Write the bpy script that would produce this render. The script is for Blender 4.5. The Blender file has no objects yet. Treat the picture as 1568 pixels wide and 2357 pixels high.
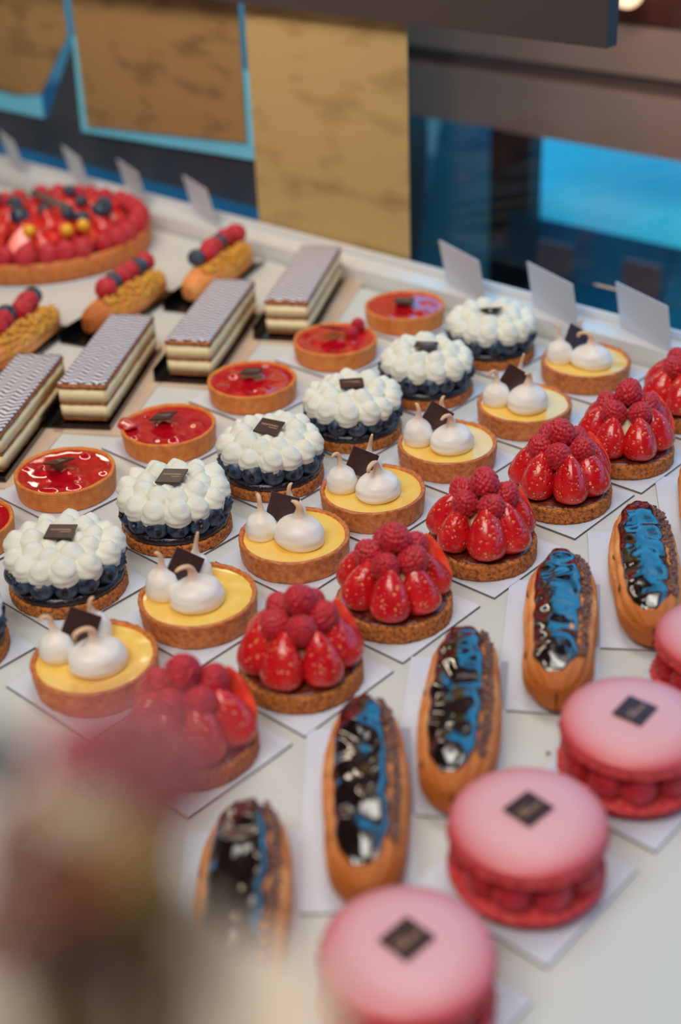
import bpy, bmesh, math, random
import numpy as np
from mathutils import Vector, Matrix, Euler, noise
PI = math.pi
SC = bpy.context.scene
COL = SC.collection
def lin(r, g, b, a=1.0):
    f = lambda c: (c/255/12.92 if c/255 <= .04045 else ((c/255+.055)/1.055)**2.4)
    return (f(r), f(g), f(b), a)

# ------------------------------------------------------------ camera
PITCH, ROLL, CH = 0.52717, -0.04413, 0.4836
cd = bpy.data.cameras.new('camera'); cam = bpy.data.objects.new('camera', cd); COL.objects.link(cam)
fw = Vector((0, math.cos(PITCH), -math.sin(PITCH))); rt = Vector((1, 0, 0)); up = rt.cross(fw)
r2 = math.cos(ROLL)*rt + math.sin(ROLL)*up; u2 = -math.sin(ROLL)*rt + math.cos(ROLL)*up
M = Matrix((r2, u2, -fw)).transposed().to_4x4(); M.translation = (0, 0, CH); cam.matrix_world = M
cd.sensor_fit = 'VERTICAL'; cd.sensor_height = 36; cd.sensor_width = 24
cd.lens = 3091.6/2357*36; cd.clip_start = .01; cd.clip_end = 100
cd.dof.use_dof = True; cd.dof.focus_distance = .925; cd.dof.aperture_fstop = 3.3
SC.camera = cam

# ------------------------------------------------------------ world: open blue daylight outside the shop
w = bpy.data.worlds.new('world'); SC.world = w; w.use_nodes = True
bg = w.node_tree.nodes['Background']; bg.inputs[0].default_value = lin(70, 175, 235); bg.inputs[1].default_value = 2.0
SC.view_settings.view_transform = 'Standard'; SC.view_settings.look = 'None'
SC.view_settings.gamma = 1; SC.view_settings.exposure = 0.0; SC.view_settings.use_curve_mapping = False
SC.cycles.use_denoising = True
SC.cycles.max_bounces = 8; SC.cycles.transparent_max_bounces = 12; SC.cycles.caustics_reflective = False; SC.cycles.caustics_refractive = False

# shop axes: along the rows towards the window (US) and along the window (VT)
AX = math.atan2(.731, .682)
US = Vector((math.cos(AX), math.sin(AX), 0)); VT = Vector((math.sin(AX), -math.cos(AX), 0))
def sp(s, t, z=0.0): return US*s + VT*t + Vector((0, 0, z))

def area(name, loc, target, sx, sy, power, col):
    l = bpy.data.lights.new(name, 'AREA'); l.shape = 'RECTANGLE'; l.size = sx; l.size_y = sy; l.energy = power; l.color = col[:3]
    o = bpy.data.objects.new(name, l); COL.objects.link(o); o.location = loc
    o.rotation_euler = (Vector(target)-Vector(loc)).to_track_quat('-Z', 'Y').to_euler(); return o
area('ceiling_lamp_front', (-.5, -.25, 1.6), (0, .8, 0), 1.3, .7, 22.5, (1, .965, .87))
area('ceiling_lamp_middle', (.25, 1.0, 1.8), (0, .95, 0), 1.1, .8, 14.5, (1, .97, .89))
area('added_sheet_light', tuple(sp(.80, -1.15, .42)), tuple(sp(1.0, -1.1, .0)), .8, .04, 1.0, (1, .85, .66))  # unseen light added to brighten the menu sheets and ledge

# ------------------------------------------------------------ materials
def mat(name, col, rough=.5, col2=None, nscale=20, nlo=.4, nhi=.6, bump=0, bscale=50, bdist=.001, coat=0, croug=.05, sss=0, sssr=.002, metal=0, spec=.5, sheen=0, coord='Object', detail=3, alpha=None):
    m = bpy.data.materials.new(name); m.use_nodes = True; nt = m.node_tree; N = nt.nodes; L = nt.links
    b = N['Principled BSDF']; b.inputs['Base Color'].default_value = col; b.inputs['Roughness'].default_value = rough
    b.inputs['Specular IOR Level'].default_value = spec; b.inputs['Metallic'].default_value = metal
    b.inputs['Coat Weight'].default_value = coat; b.inputs['Coat Roughness'].default_value = croug
    b.inputs['Sheen Weight'].default_value = sheen
    if sss: b.inputs['Subsurface Weight'].default_value = sss; b.inputs['Subsurface Scale'].default_value = 1; b.inputs['Subsurface Radius'].default_value = (sssr, sssr*.6, sssr*.4)
    tc = N.new('ShaderNodeTexCoord')
    if col2:
        n = N.new('ShaderNodeTexNoise'); n.inputs['Scale'].default_value = nscale; n.inputs['Detail'].default_value = detail
        L.new(tc.outputs[coord], n.inputs['Vector'])
        r = N.new('ShaderNodeValToRGB'); r.color_ramp.elements[0].position = nlo; r.color_ramp.elements[1].position = nhi
        r.color_ramp.elements[0].color = col; r.color_ramp.elements[1].color = col2
        L.new(n.outputs['Fac'], r.inputs['Fac']); L.new(r.outputs['Color'], b.inputs['Base Color'])
        m['ramp'] = r.name
    if bump:
        n2 = N.new('ShaderNodeTexNoise'); n2.inputs['Scale'].default_value = bscale; n2.inputs['Detail'].default_value = 4
        L.new(tc.outputs[coord], n2.inputs['Vector'])
        bp = N.new('ShaderNodeBump'); bp.inputs['Strength'].default_value = bump; bp.inputs['Distance'].default_value = bdist
        L.new(n2.outputs['Fac'], bp.inputs['Height']); L.new(bp.outputs['Normal'], b.inputs['Normal'])
    return m
def nodes(m): return m.node_tree.nodes, m.node_tree.links, m.node_tree.nodes['Principled BSDF']

MT = {}
MT['board'] = mat('board_white', lin(212, 213, 211), .42, lin(205, 207, 207), 4)
MT['card'] = mat('card_white', lin(212, 217, 232), .45)
MT['cardedge'] = mat('card_grey_edge', lin(120, 104, 98), .8)
MT['crust'] = mat('golden_crust', lin(236, 144, 66), .55, lin(214, 112, 40), 160, .35, .7, bump=.35, bscale=900, bdist=.0006)
MT['crust_lemon'] = mat('sugar_crust', lin(226, 138, 72), .55, lin(182, 92, 34), 260, .35, .7, bump=.6, bscale=1100, bdist=.0008)
MT['rim'] = mat('glazed_rim', lin(206, 122, 66), .3, lin(176, 92, 44), 300, .4, .65, bump=.5, bscale=900, bdist=.0006)
MT['cookie'] = mat('crumbly_biscuit', lin(214, 126, 56), .75, lin(118, 58, 20), 420, .42, .68, bump=1, bscale=620, bdist=.0016)
MT['jelly'] = mat('red_jelly', lin(190, 14, 30), .08, lin(222, 34, 40), 90, .5, .7, bump=.22, bscale=55, bdist=.002, coat=1, croug=.03, sss=.15, sssr=.003)
MT['curd'] = mat('lemon_curd', lin(248, 198, 92), .18, lin(250, 208, 108), 60, .4, .6, bump=.15, bscale=120, bdist=.001, coat=.7, croug=.08, sss=.2, sssr=.003)
MT['cream'] = mat('whipped_cream', lin(246, 243, 232), .5, lin(240, 235, 220), 200, .4, .6, bump=.35, bscale=420, bdist=.0007, sss=.25, sssr=.003)
MT['jam'] = mat('dark_jam', lin(18, 16, 30), .22, lin(30, 22, 36), 120, .4, .6, bump=.9, bscale=420, bdist=.0012, coat=.5)
MT['redjam'] = mat('red_brown_jam', lin(84, 20, 18), .25, lin(120, 52, 30), 150, .4, .6, bump=1, bscale=300, bdist=.0015, coat=.6)
MT['choc'] = mat('dark_chocolate', lin(58, 34, 34), .33, lin(66, 40, 40), 300, bump=.12, bscale=1500, bdist=.0003)
MT['gold'] = mat('gold_print', lin(222, 176, 142), .45)
MT['glaze'] = mat('chocolate_glaze', lin(20, 12, 14), .05, bump=.7, bscale=58, bdist=.006, coat=1, croug=.02, spec=.8)
N, L, B = nodes(MT['glaze']); B.inputs['Coat IOR'].default_value = 1.75
for n in N:
    if n.type == 'TEX_NOISE':
        mp = N.new('ShaderNodeMapping'); mp.inputs['Scale'].default_value = (1.6, .55, 1)
        L.new(n.inputs['Vector'].links[0].from_socket, mp.inputs['Vector']); L.new(mp.outputs[0], n.inputs['Vector'])
        n.inputs['Detail'].default_value = 1.5
MT['nibs'] = mat('cocoa_nibs', lin(146, 104, 94), .65, lin(92, 60, 54), 500)
MT['choux'] = mat('choux_pastry', lin(246, 168, 102), .62, lin(214, 118, 50), 45, .35, .7, bump=.8, bscale=420, bdist=.0014)
N, L, B = nodes(MT['choux'])     # darker orange-brown towards the -Y end
tc = N.new('ShaderNodeTexCoord'); sx = N.new('ShaderNodeSeparateXYZ'); L.new(tc.outputs['Object'], sx.inputs[0])
mr = N.new('ShaderNodeMapRange'); mr.inputs['From Min'].default_value = -.03; mr.inputs['From Max'].default_value = -.062
L.new(sx.outputs['Y'], mr.inputs['Value'])
mx = N.new('ShaderNodeMix'); mx.data_type = 'RGBA'; mx.inputs['B'].default_value = lin(184, 98, 30)
L.new(mr.outputs[0], mx.inputs['Factor']); L.new(N[MT['choux']['ramp']].outputs['Color'], mx.inputs['A']); L.new(mx.outputs['Result'], B.inputs['Base Color'])
MT['scar'] = mat('browned_crack', lin(104, 56, 24), .7)
MT['meringue'] = mat('meringue', lin(244, 240, 236), .4, bump=.08, bscale=300, bdist=.0008, sss=.2, sssr=.003)
N, L, B = nodes(MT['meringue'])   # torched tips
tc = N.new('ShaderNodeTexCoord'); sx = N.new('ShaderNodeSeparateXYZ'); L.new(tc.outputs['Generated'], sx.inputs[0])
nn = N.new('ShaderNodeTexNoise'); nn.inputs['Scale'].default_value = 3; L.new(tc.outputs['Generated'], nn.inputs['Vector'])
ad = N.new('ShaderNodeMath'); ad.operation = 'MULTIPLY_ADD'; ad.inputs[1].default_value = .35; L.new(nn.outputs['Fac'], ad.inputs[0]); L.new(sx.outputs['Z'], ad.inputs[2])
rp = N.new('ShaderNodeValToRGB'); rp.color_ramp.elements[0].position = .62; rp.color_ramp.elements[0].color = lin(244, 240, 236)
rp.color_ramp.elements[1].position = 1.0; rp.color_ramp.elements[1].color = lin(226, 184, 152)
L.new(ad.outputs[0], rp.inputs['Fac']); L.new(rp.outputs['Color'], B.inputs['Base Color'])
MT['blueberry'] = mat('blueberry_skin', lin(18, 24, 40), .36, lin(92, 116, 148), 2.6, .36, .80, bump=.1, bscale=9, bdist=.05, detail=5)
N, L, B = nodes(MT['blueberry'])   # dark dry calyx in the crown
tc = N.new('ShaderNodeTexCoord'); sx = N.new('ShaderNodeSeparateXYZ'); L.new(tc.outputs['Object'], sx.inputs[0])
cx_ = N.new('ShaderNodeCombineXYZ'); L.new(sx.outputs['X'], cx_.inputs[0]); L.new(sx.outputs['Y'], cx_.inputs[1])
vl = N.new('ShaderNodeVectorMath'); vl.operation = 'LENGTH'; L.new(cx_.outputs[0], vl.inputs[0])
m1 = N.new('ShaderNodeMapRange'); m1.inputs['From Min'].default_value = .17; m1.inputs['From Max'].default_value = .11; L.new(vl.outputs['Value'], m1.inputs['Value'])
m2 = N.new('ShaderNodeMath'); m2.operation = 'GREATER_THAN'; m2.inputs[1].default_value = 0; L.new(sx.outputs['Z'], m2.inputs[0])
m3 = N.new('ShaderNodeMath'); m3.operation = 'MULTIPLY'; L.new(m1.outputs[0], m3.inputs[0]); L.new(m2.outputs[0], m3.inputs[1])
mx = N.new('ShaderNodeMix'); mx.data_type = 'RGBA'; mx.inputs['B'].default_value = lin(24, 14, 14)
L.new(m3.outputs[0], mx.inputs['Factor']); L.new(N[MT['blueberry']['ramp']].outputs['Color'], mx.inputs['A']); L.new(mx.outputs['Result'], B.inputs['Base Color'])
MT['raspberry'] = mat('raspberry_flesh', lin(206, 24, 48), .36, lin(178, 14, 36), 5, bump=.15, bscale=40, bdist=.02, sss=.2, sssr=.003, sheen=.15)
MT['strawberry'] = mat('strawberry_skin', lin(206, 20, 30), .24, lin(226, 44, 42), 2.2, .4, .65, coat=.4, sss=.12, sssr=.003)
N, L, B = nodes(MT['strawberry'])
tc = N.new('ShaderNodeTexCoord'); vo = N.new('ShaderNodeTexVoronoi'); vo.inputs['Scale'].default_value = 9.5; L.new(tc.outputs['Object'], vo.inputs['Vector'])
lt = N.new('ShaderNodeMapRange'); lt.inputs['From Min'].default_value = .22; lt.inputs['From Max'].default_value = .12; L.new(vo.outputs['Distance'], lt.inputs['Value'])
mx = N.new('ShaderNodeMix'); mx.data_type = 'RGBA'; mx.inputs['B'].default_value = lin(246, 176, 96)
L.new(lt.outputs[0], mx.inputs['Factor']); L.new(N[MT['strawberry']['ramp']].outputs['Color'], mx.inputs['A']); L.new(mx.outputs['Result'], B.inputs['Base Color'])
mr = N.new('ShaderNodeMapRange'); mr.inputs['From Min'].default_value = .2; mr.inputs['From Max'].default_value = .45; L.new(vo.outputs['Distance'], mr.inputs['Value'])
bp = N.new('ShaderNodeBump'); bp.inputs['Strength'].default_value = .35; bp.inputs['Distance'].default_value = .02; L.new(mr.outputs[0], bp.inputs['Height']); L.new(bp.outputs['Normal'], B.inputs['Normal'])
MT['cutface'] = mat('strawberry_cut_face', lin(252, 96, 66), .25, lin(240, 60, 46), 4, .45, .6, coat=.4, sss=.15, sssr=.003)
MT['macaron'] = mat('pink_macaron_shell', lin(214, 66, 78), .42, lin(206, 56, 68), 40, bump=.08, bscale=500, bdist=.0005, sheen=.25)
N, L, B = nodes(MT['macaron'])    # pale crown mixes dusting and painted sheen; deep red sides hold painted shade
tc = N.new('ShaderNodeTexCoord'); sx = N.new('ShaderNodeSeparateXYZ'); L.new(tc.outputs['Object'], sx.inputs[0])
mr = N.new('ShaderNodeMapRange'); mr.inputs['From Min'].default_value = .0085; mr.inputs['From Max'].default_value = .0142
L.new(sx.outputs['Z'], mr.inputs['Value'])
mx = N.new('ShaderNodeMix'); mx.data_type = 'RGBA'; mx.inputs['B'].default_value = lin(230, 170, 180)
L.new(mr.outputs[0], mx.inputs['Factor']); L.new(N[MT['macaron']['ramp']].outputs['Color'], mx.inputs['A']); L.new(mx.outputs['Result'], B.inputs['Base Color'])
MT['macfoot'] = mat('macaron_foot', lin(232, 84, 84), .6, lin(200, 40, 48), 300, bump=.8, bscale=500, bdist=.001)
MT['macbase'] = mat('red_macaron_shell', lin(214, 52, 48), .5, lin(200, 40, 44), 60)
MT['puff'] = mat('puff_pastry_layer', lin(190, 112, 54), .65, lin(140, 72, 28), 300, .4, .65, bump=.8, bscale=400, bdist=.001)
MT['custard'] = mat('vanilla_custard', lin(252, 234, 192), .4, lin(248, 226, 178), 120, bump=.15, bscale=200, bdist=.0008, sss=.1)
MT['nuts'] = mat('caramelised_nuts', lin(236, 164, 62), .35, lin(186, 150, 48), 200, coat=.3)
MT['pist'] = mat('pistachio_crumb', lin(214, 166, 62), .5, lin(226, 150, 44), 260)
MT['goldberry'] = mat('yellow_fruit', lin(238, 170, 40), .25)
MT['black'] = mat('glossy_black_card', lin(14, 14, 18), .12, coat=.5)
MT['kraftstrip'] = mat('tan_card_border', lin(214, 186, 164), .5, lin(204, 176, 156), 20)
MT['tag'] = mat('price_card', lin(204, 208, 222), .45)
MT['ledge'] = mat('white_ledge', lin(222, 222, 224), .3)
MT['slate'] = mat('slate_frame', lin(52, 58, 70), .4)
MT['slatedark'] = mat('dark_rail', lin(66, 54, 56), .5)
MT['bluef'] = mat('sky_blue_frame', lin(112, 204, 240), .3)
MT['brownb'] = mat('grey_brown_board', lin(222, 170, 152), .6, lin(214, 164, 146), 4)
MT['brownd'] = mat('dark_brown_board', lin(122, 88, 82), .6)
MT['rustbox'] = mat('rust_brown_panel', lin(104, 44, 24), .6)
MT['blueb'] = mat('bright_blue_panel', lin(100, 250, 252), .35, lin(176, 248, 250), 5, .42, .66)
MT['bluem'] = mat('mid_blue_panel', lin(70, 170, 206), .4, lin(110, 180, 206), 9, .4, .7)
MT['blued'] = mat('deep_blue_panel', lin(24, 92, 134), .35, lin(24, 140, 190), 5, .4, .7)
MT['dark'] = mat('near_black_post', lin(28, 26, 36), .5)
MT['lampw'] = mat('cream_globe', lin(240, 214, 180), .3)
MT['stone'] = mat('shop_plaster', lin(150, 128, 110), .8)
MT['pave'] = mat('pavement', lin(84, 92, 102), .8, lin(70, 78, 88), 6)

b_ = nodes(MT['lampw'])[2]; b_.inputs['Emission Color'].default_value = lin(255, 214, 170); b_.inputs['Emission Strength'].default_value = 1.6
def kraft(name, base, dark, txt):
    m = mat(name, base, .6); N, L, B = nodes(m)
    tc = N.new('ShaderNodeTexCoord'); mp = N.new('ShaderNodeMapping'); mp.inputs['Scale'].default_value = (7, 1, 22)
    L.new(tc.outputs['Object'], mp.inputs['Vector'])
    n = N.new('ShaderNodeTexNoise'); n.inputs['Scale'].default_value = 1.6; n.inputs['Detail'].default_value = 2; L.new(mp.outputs[0], n.inputs['Vector'])
    r = N.new('ShaderNodeValToRGB'); r.color_ramp.elements[0].position = .5; r.color_ramp.elements[0].color = base
    r.color_ramp.elements[1].position = .72; r.color_ramp.elements[1].color = dark
    L.new(n.outputs['Fac'], r.inputs['Fac']); L.new(r.outputs['Color'], B.inputs['Base Color']); return m
MT['kraft'] = kraft('printed_kraft_paper', lin(192, 160, 106), lin(160, 128, 82), 1)
MT['kraftb'] = kraft('brown_kraft_paper', lin(158, 122, 76), lin(112, 84, 50), 1)
g = bpy.data.materials.new('clear_glass'); g.use_nodes = True; N = g.node_tree.nodes; L = g.node_tree.links
N.remove(N['Principled BSDF']); tr = N.new('ShaderNodeBsdfTransparent'); gl = N.new('ShaderNodeBsdfGlossy'); gl.inputs['Roughness'].default_value = .02
lw_ = N.new('ShaderNodeLayerWeight'); lw_.inputs[0].default_value = .12; fr = N.new('ShaderNodeMath'); fr.operation = 'MULTIPLY_ADD'; fr.inputs[1].default_value = .25; fr.inputs[2].default_value = .02; L.new(lw_.outputs['Fresnel'], fr.inputs[0]); ms = N.new('ShaderNodeMixShader')
L.new(fr.outputs[0], ms.inputs[0]); L.new(tr.outputs[0], ms.inputs[1]); L.new(gl.outputs[0], ms.inputs[2]); L.new(ms.outputs[0], N['Material Output'].inputs[0])
MT['glass'] = g

# ------------------------------------------------------------ mesh helpers
def mesh(name, V, F, mats, smooth=True, fm=None):
    me = bpy.data.meshes.new(name); me.from_pydata([tuple(v) for v in V], [], [tuple(f) for f in F])
    for m in mats: me.materials.append(MT[m])
    if fm is not None: me.polygons.foreach_set('material_index', fm)
    if smooth: me.polygons.foreach_set('use_smooth', [True]*len(me.polygons))
    me.validate(); me.update()
    bm = bmesh.new(); bm.from_mesh(me); bmesh.ops.recalc_face_normals(bm, faces=bm.faces); bm.to_mesh(me); bm.free()
    return me
def grid_faces(nu, nv, wu, wv):
    F = []
    for i in range(nu if wu else nu-1):
        for j in range(nv if wv else nv-1):
            a, b = i, (i+1) % nu; c, d = j, (j+1) % nv
            F.append((a*nv+c, b*nv+c, b*nv+d, a*nv+d))
    return F
def lathe(prof, n=64, wob=None):
    """prof [(r,z)]; ends at r=0 are closed with a fan. wob(ang,r,z)->(r,z)"""
    V = []; F = []; k = len(prof)
    for i in range(n):
        a = 2*PI*i/n
        for r, z in prof:
            rr, zz = wob(a, r, z) if wob else (r, z)
            V.append((rr*math.cos(a), rr*math.sin(a), zz))
    F = grid_faces(n, k, True, False)
    for e, idx in ((0, 0), (k-1, k-1)):
        if prof[e][0] > 1e-9:
            V.append((0, 0, prof[e][1])); c = len(V)-1
            for i in range(n): F.append((i*k+idx, ((i+1) % n)*k+idx, c))
    return V, F
def sweep(pts, rad, n=16, cap=True, nz=None):
    pts = [Vector(p) for p in pts]; V = []; k = len(pts); X = None
    for i, p in enumerate(pts):
        t = (pts[min(i+1, k-1)]-pts[max(i-1, 0)]).normalized()
        if X is None: X = t.orthogonal().normalized()
        X = (X - t*X.dot(t)).normalized(); Y = t.cross(X)
        for j in range(n):
            a = 2*PI*j/n; r = rad[i]
            if nz: r *= 1+nz*noise.noise(Vector((math.cos(a)*1.3, math.sin(a)*1.3, i*.35)))
            V.append(p + X*r*math.cos(a) + Y*r*math.sin(a))
    F = grid_faces(k, n, False, True)
    if cap:
        V.append(pts[0]); V.append(pts[-1]); c0, c1 = len(V)-2, len(V)-1
        for j in range(n): F.append((j, (j+1) % n, c0)); F.append(((k-1)*n+j, (k-1)*n+(j+1) % n, c1))
    return V, F
def box(x, y, z, bev=.0, c=(0, 0, 0)):
    bm = bmesh.new(); bmesh.ops.create_cube(bm, size=1)
    for v in bm.verts: v.co = Vector((v.co.x*x+c[0], v.co.y*y+c[1], v.co.z*z+c[2]))
    if bev: bmesh.ops.bevel(bm, geom=bm.edges[:], offset=bev, segments=2, affect='EDGES', profile=.5)
    V = [v.co.copy() for v in bm.verts]; F = [[v.index for v in f.verts] for f in bm.faces]; bm.free(); return V, F
def join(*parts):
    V = []; F = []
    for v, f in parts:
        o = len(V); V += list(v); F += [tuple(i+o for i in q) for q in f]
    return V, F
def ico(sub, fn=None):
    bm = bmesh.new(); bmesh.ops.create_icosphere(bm, subdivisions=sub, radius=1)
    V = np.array([v.co[:] for v in bm.verts]); F = [[v.index for v in f.verts] for f in bm.faces]; bm.free()
    if fn: V = fn(V)
    return V, F

CNT = {}
def ob(name, me, parent=None, loc=(0, 0, 0), rot=(0, 0, 0), scale=1, **props):
    o = bpy.data.objects.new(name, me); COL.objects.link(o)
    if parent: o.parent = parent
    o.location = loc; o.rotation_euler = rot
    o.scale = scale if hasattr(scale, '__len__') else (scale,)*3
    for k, v in props.items(): o[k] = v
    return o
def thing(name, label, cat, loc, rz=0, group=None, me=None):
    o = ob(name, me, None, loc, (0, 0, rz)); o['label'] = label; o['category'] = cat
    if group: o['group'] = group
    return o

# ------------------------------------------------------------ shared piece meshes
def rasp(seed):
    rnd = random.Random(seed); n = 118; P = []
    for i in range(n):
        z = 1-2*(i+.5)/n; a = i*2.39996+rnd.uniform(-.12, .12); r = math.sqrt(1-z*z); P.append((r*math.cos(a), r*math.sin(a), z+rnd.uniform(-.03, .03)))
    P = np.array(P); P /= np.linalg.norm(P, axis=1)[:, None]
    def fn(V):
        d = np.arccos(np.clip(V @ P.T, -1, 1)).min(1); R = .205
        b = np.sqrt(np.maximum(0, R*R-d*d))/R
        out = V*(.84+.16*b)[:, None]; out[:, 2] *= 1.08
        taper = 1-.14*np.clip(V[:, 2], -1, 1); out[:, 0] *= taper; out[:, 1] *= taper
        return out*.5
    return mesh('raspberry', *ico(5, fn), ['raspberry'])
RASP = [rasp(i) for i in range(4)]
def blueb(seed):
    rnd = random.Random(seed); ph = rnd.random()*6
    def fn(V):
        out = V.copy(); out[:, 2] *= .88
        ang = np.arctan2(V[:, 1], V[:, 0]); th = np.arccos(np.clip(V[:, 2], -1, 1))
        crown = np.exp(-((th-.36)/.09)**2)*(.10+.09*np.cos(5*ang+ph)); pit = -.22*np.exp(-(th/.30)**4)
        return out*(1+crown+pit)[:, None]*.5
    return mesh('blueberry', *ico(4, fn), ['blueberry'])
BLUE = [blueb(i) for i in range(3)]
def straw(seed, half=False):
    rnd = random.Random(seed); n, k = 40, 26; V = []
    for i in range(n):
        a = 2*PI*i/n
        for j in range(k):
            t = (j/(k-1)); t = .5-.5*math.cos(PI*t)
            r = .70*(t+1e-6)**.27*(1-t)**.74
            r *= 1+.06*noise.noise(Vector((math.cos(a)+seed*3, math.sin(a), t*2)))+.03*math.cos(3*a+seed)
            x, y = r*math.cos(a), r*math.sin(a)
            if half and y < 0: y *= .04
            V.append((x, y*(1 if half else .94), t))
    F = grid_faces(n, k, True, False); fm = None; ms = ['strawberry']
    if half:
        ms = ['strawberry', 'cutface']; fm = []
        for f in F: fm.append(1 if all(V[i][1] < 1e-4 for i in f) else 0)
    return mesh('strawberry_half' if half else 'strawberry', V, F, ms, fm=fm)
STRAW = [straw(i) for i in range(4)]; HALF = [straw(i+9, True) for i in range(2)]
def dollop(seed):
    rnd = random.Random(seed); k = 22; pts = []; rad = []
    lx, ly = rnd.uniform(-.12, .12), rnd.uniform(-.12, .12)
    for i in range(k):
        t = i/(k-1); z = t*1.5
        z = t*1.22
        t = 1-(1-t)**1.25
        z = t*1.2; u_ = (t-.30)/.70
        r = .5*(1-u_**2.3)**.72 if t > .3 else .5-.16*((.3-t)/.3)**2
        if t >= .999: r = .01
        pts.append((lx*t*t, ly*t*t, z)); rad.append(max(r, .02))
    return mesh('cream_dollop', *sweep(pts, rad, 18, nz=.14), ['cream'])
DOLL = [dollop(i) for i in range(5)]
def kiss(seed, hook, lean, peak=1.0):
    """meringue kiss, base radius .5"""
    pts = []; rad = []; k = 30
    for i in range(k):
        t = i/(k-1)
        h = t*(1.05+.55*peak)
        bend = max(0, t-.35)**1.6*lean
        x, z = bend, h
        if hook and t > .72:
            q = (t-.72)/.28*hook; xb = max(0, .72-.35)**1.6*lean; zb = .72*(1.05+.55*peak)
            x = xb + .16*(1-math.cos(q)) + (.72-.35)*0; z = zb + .17*math.sin(q) + .06*min(q, 1)
        body = .5*(max(0, 1-((t-.16)/.42)**2))**.5 if t < .5 else 0
        tip = .060 + .30*math.exp(-((t-.25)/.27)**2)
        r = max(body, tip)
        if t < .05: r = .40+.09*(t/.05)
        if t > .96: r *= .6
        pts.append((x, 0, z)); rad.append(r)
    for _ in range(2):
        rad = [rad[0]]+[(rad[i-1]+2*rad[i]+rad[i+1])/4 for i in range(1, k-1)]+[rad[-1]]
    return mesh('meringue_kiss', *sweep(pts, rad, 28, nz=.05), ['meringue'])
KISS = [kiss(0, 2.6, .25), kiss(1, 1.6, -.2, 1.2), kiss(2, 3.4, .1, .9), kiss(3, 0, .35, 1.3)]
def plaque_mesh(s=.018):
    return mesh('chocolate_plaque', *box(s, s*.92, .0012, .00025), ['choc'], smooth=False)
PLQ = plaque_mesh()
def text_mesh(txt, size):
    c = bpy.data.curves.new('print', 'FONT'); c.body = txt; c.size = size; c.resolution_u = 2; c.extrude = .00002
    o = bpy.data.objects.new('print', c); COL.objects.link(o)
    dg = bpy.context.evaluated_depsgraph_get(); me = bpy.data.meshes.new_from_object(o.evaluated_get(dg))
    bpy.data.objects.remove(o); me.name = 'gold_print'; me.materials.clear(); me.materials.append(MT['gold']); return me
T1 = text_mesh('MAISON', .0021); T2 = text_mesh('TERRASSON', .0029)
def plaque(parent, loc, rot, scale=1, text=True):
    p = ob('chocolate_plaque', PLQ, parent, loc, rot, scale)
    if text:
        for me, y in ((T1, .0004), (T2, -.0024)):
            w_ = me.vertices and max(v.co.x for v in me.vertices)
            ob('gold_print', me, p, (-.0066, y, .00064), (0, 0, 0), (.0130/max(v.co.x for v in T2.vertices),)*2+(1,), label='shop name in small gold capitals')
    return p

# ------------------------------------------------------------ tart shells and bases
TR, TH = .0375, .0172
def shell_mesh(seed, m, rimm, rough):
    def wob(a, r, z):
        q = noise.noise(Vector((math.cos(a)*3+seed*7, math.sin(a)*3, z*60)))
        q2 = noise.noise(Vector((math.cos(a)*22+seed, math.sin(a)*22, z*900)))
        return r*(1+.010*q) + rough*q2*.0005, z + (.0006*q+rough*.0004*q2 if z > TH*.7 else 0)
    pr = [(0, 0), (.034, 0), (.0356, .0004), (.0362, .0015)] + [(.0362+.0011*i/9, .0015+(TH-.0028)*i/9) for i in range(1, 10)] + \
         [(TR-.0002, TH-.0006), (TR-.0008, TH), (TR-.0018, TH+.0002), (TR-.0027, TH-.0002), (TR-.0033, TH-.0012), (TR-.0035, TH-.003), (TR-.0035, TH-.006), (0, TH-.006)]
    V, F = lathe(pr, 128, wob)
    fm = [1 if all((V[i][2] > TH-.0009) for i in f) else 0 for f in F]
    return mesh('tart_shell', V, F, [m, rimm], fm=fm)
SH_RED = [shell_mesh(i, 'crust', 'crust', .5) for i in range(3)]
SH_LEM = [shell_mesh(i+5, 'crust_lemon', 'rim', 1.6) for i in range(3)]
# pressed dot pattern of the baking mould on the crust of the red tarts
N, L, B = nodes(MT['crust'])
tc = N.new('ShaderNodeTexCoord'); sx = N.new('ShaderNodeSeparateXYZ'); L.new(tc.outputs['Object'], sx.inputs[0])
at = N.new('ShaderNodeMath'); at.operation = 'ARCTAN2'; L.new(sx.outputs['Y'], at.inputs[0]); L.new(sx.outputs['X'], at.inputs[1])
def mth(op, a, b=None):
    n = N.new('ShaderNodeMath'); n.operation = op
    for i, v in enumerate((a, b)):
        if v is None: continue
        if isinstance(v, (int, float)): n.inputs[i].default_value = v
        else: L.new(v, n.inputs[i])
    return n.outputs[0]
A = mth('MULTIPLY', at.outputs[0], 60); Z = mth('MULTIPLY', sx.outputs['Z'], 1600)
dots = mth('MULTIPLY', mth('SINE', mth('ADD', A, Z)), mth('SINE', mth('SUBTRACT', A, Z)))
bp = N.new('ShaderNodeBump'); bp.inputs['Strength'].default_value = .5; bp.inputs['Distance'].default_value = .0004; L.new(dots, bp.inputs['Height'])
prev = B.inputs['Normal'].links[0].from_socket; L.new(prev, bp.inputs['Normal']); L.new(bp.outputs['Normal'], B.inputs['Normal'])

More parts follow.
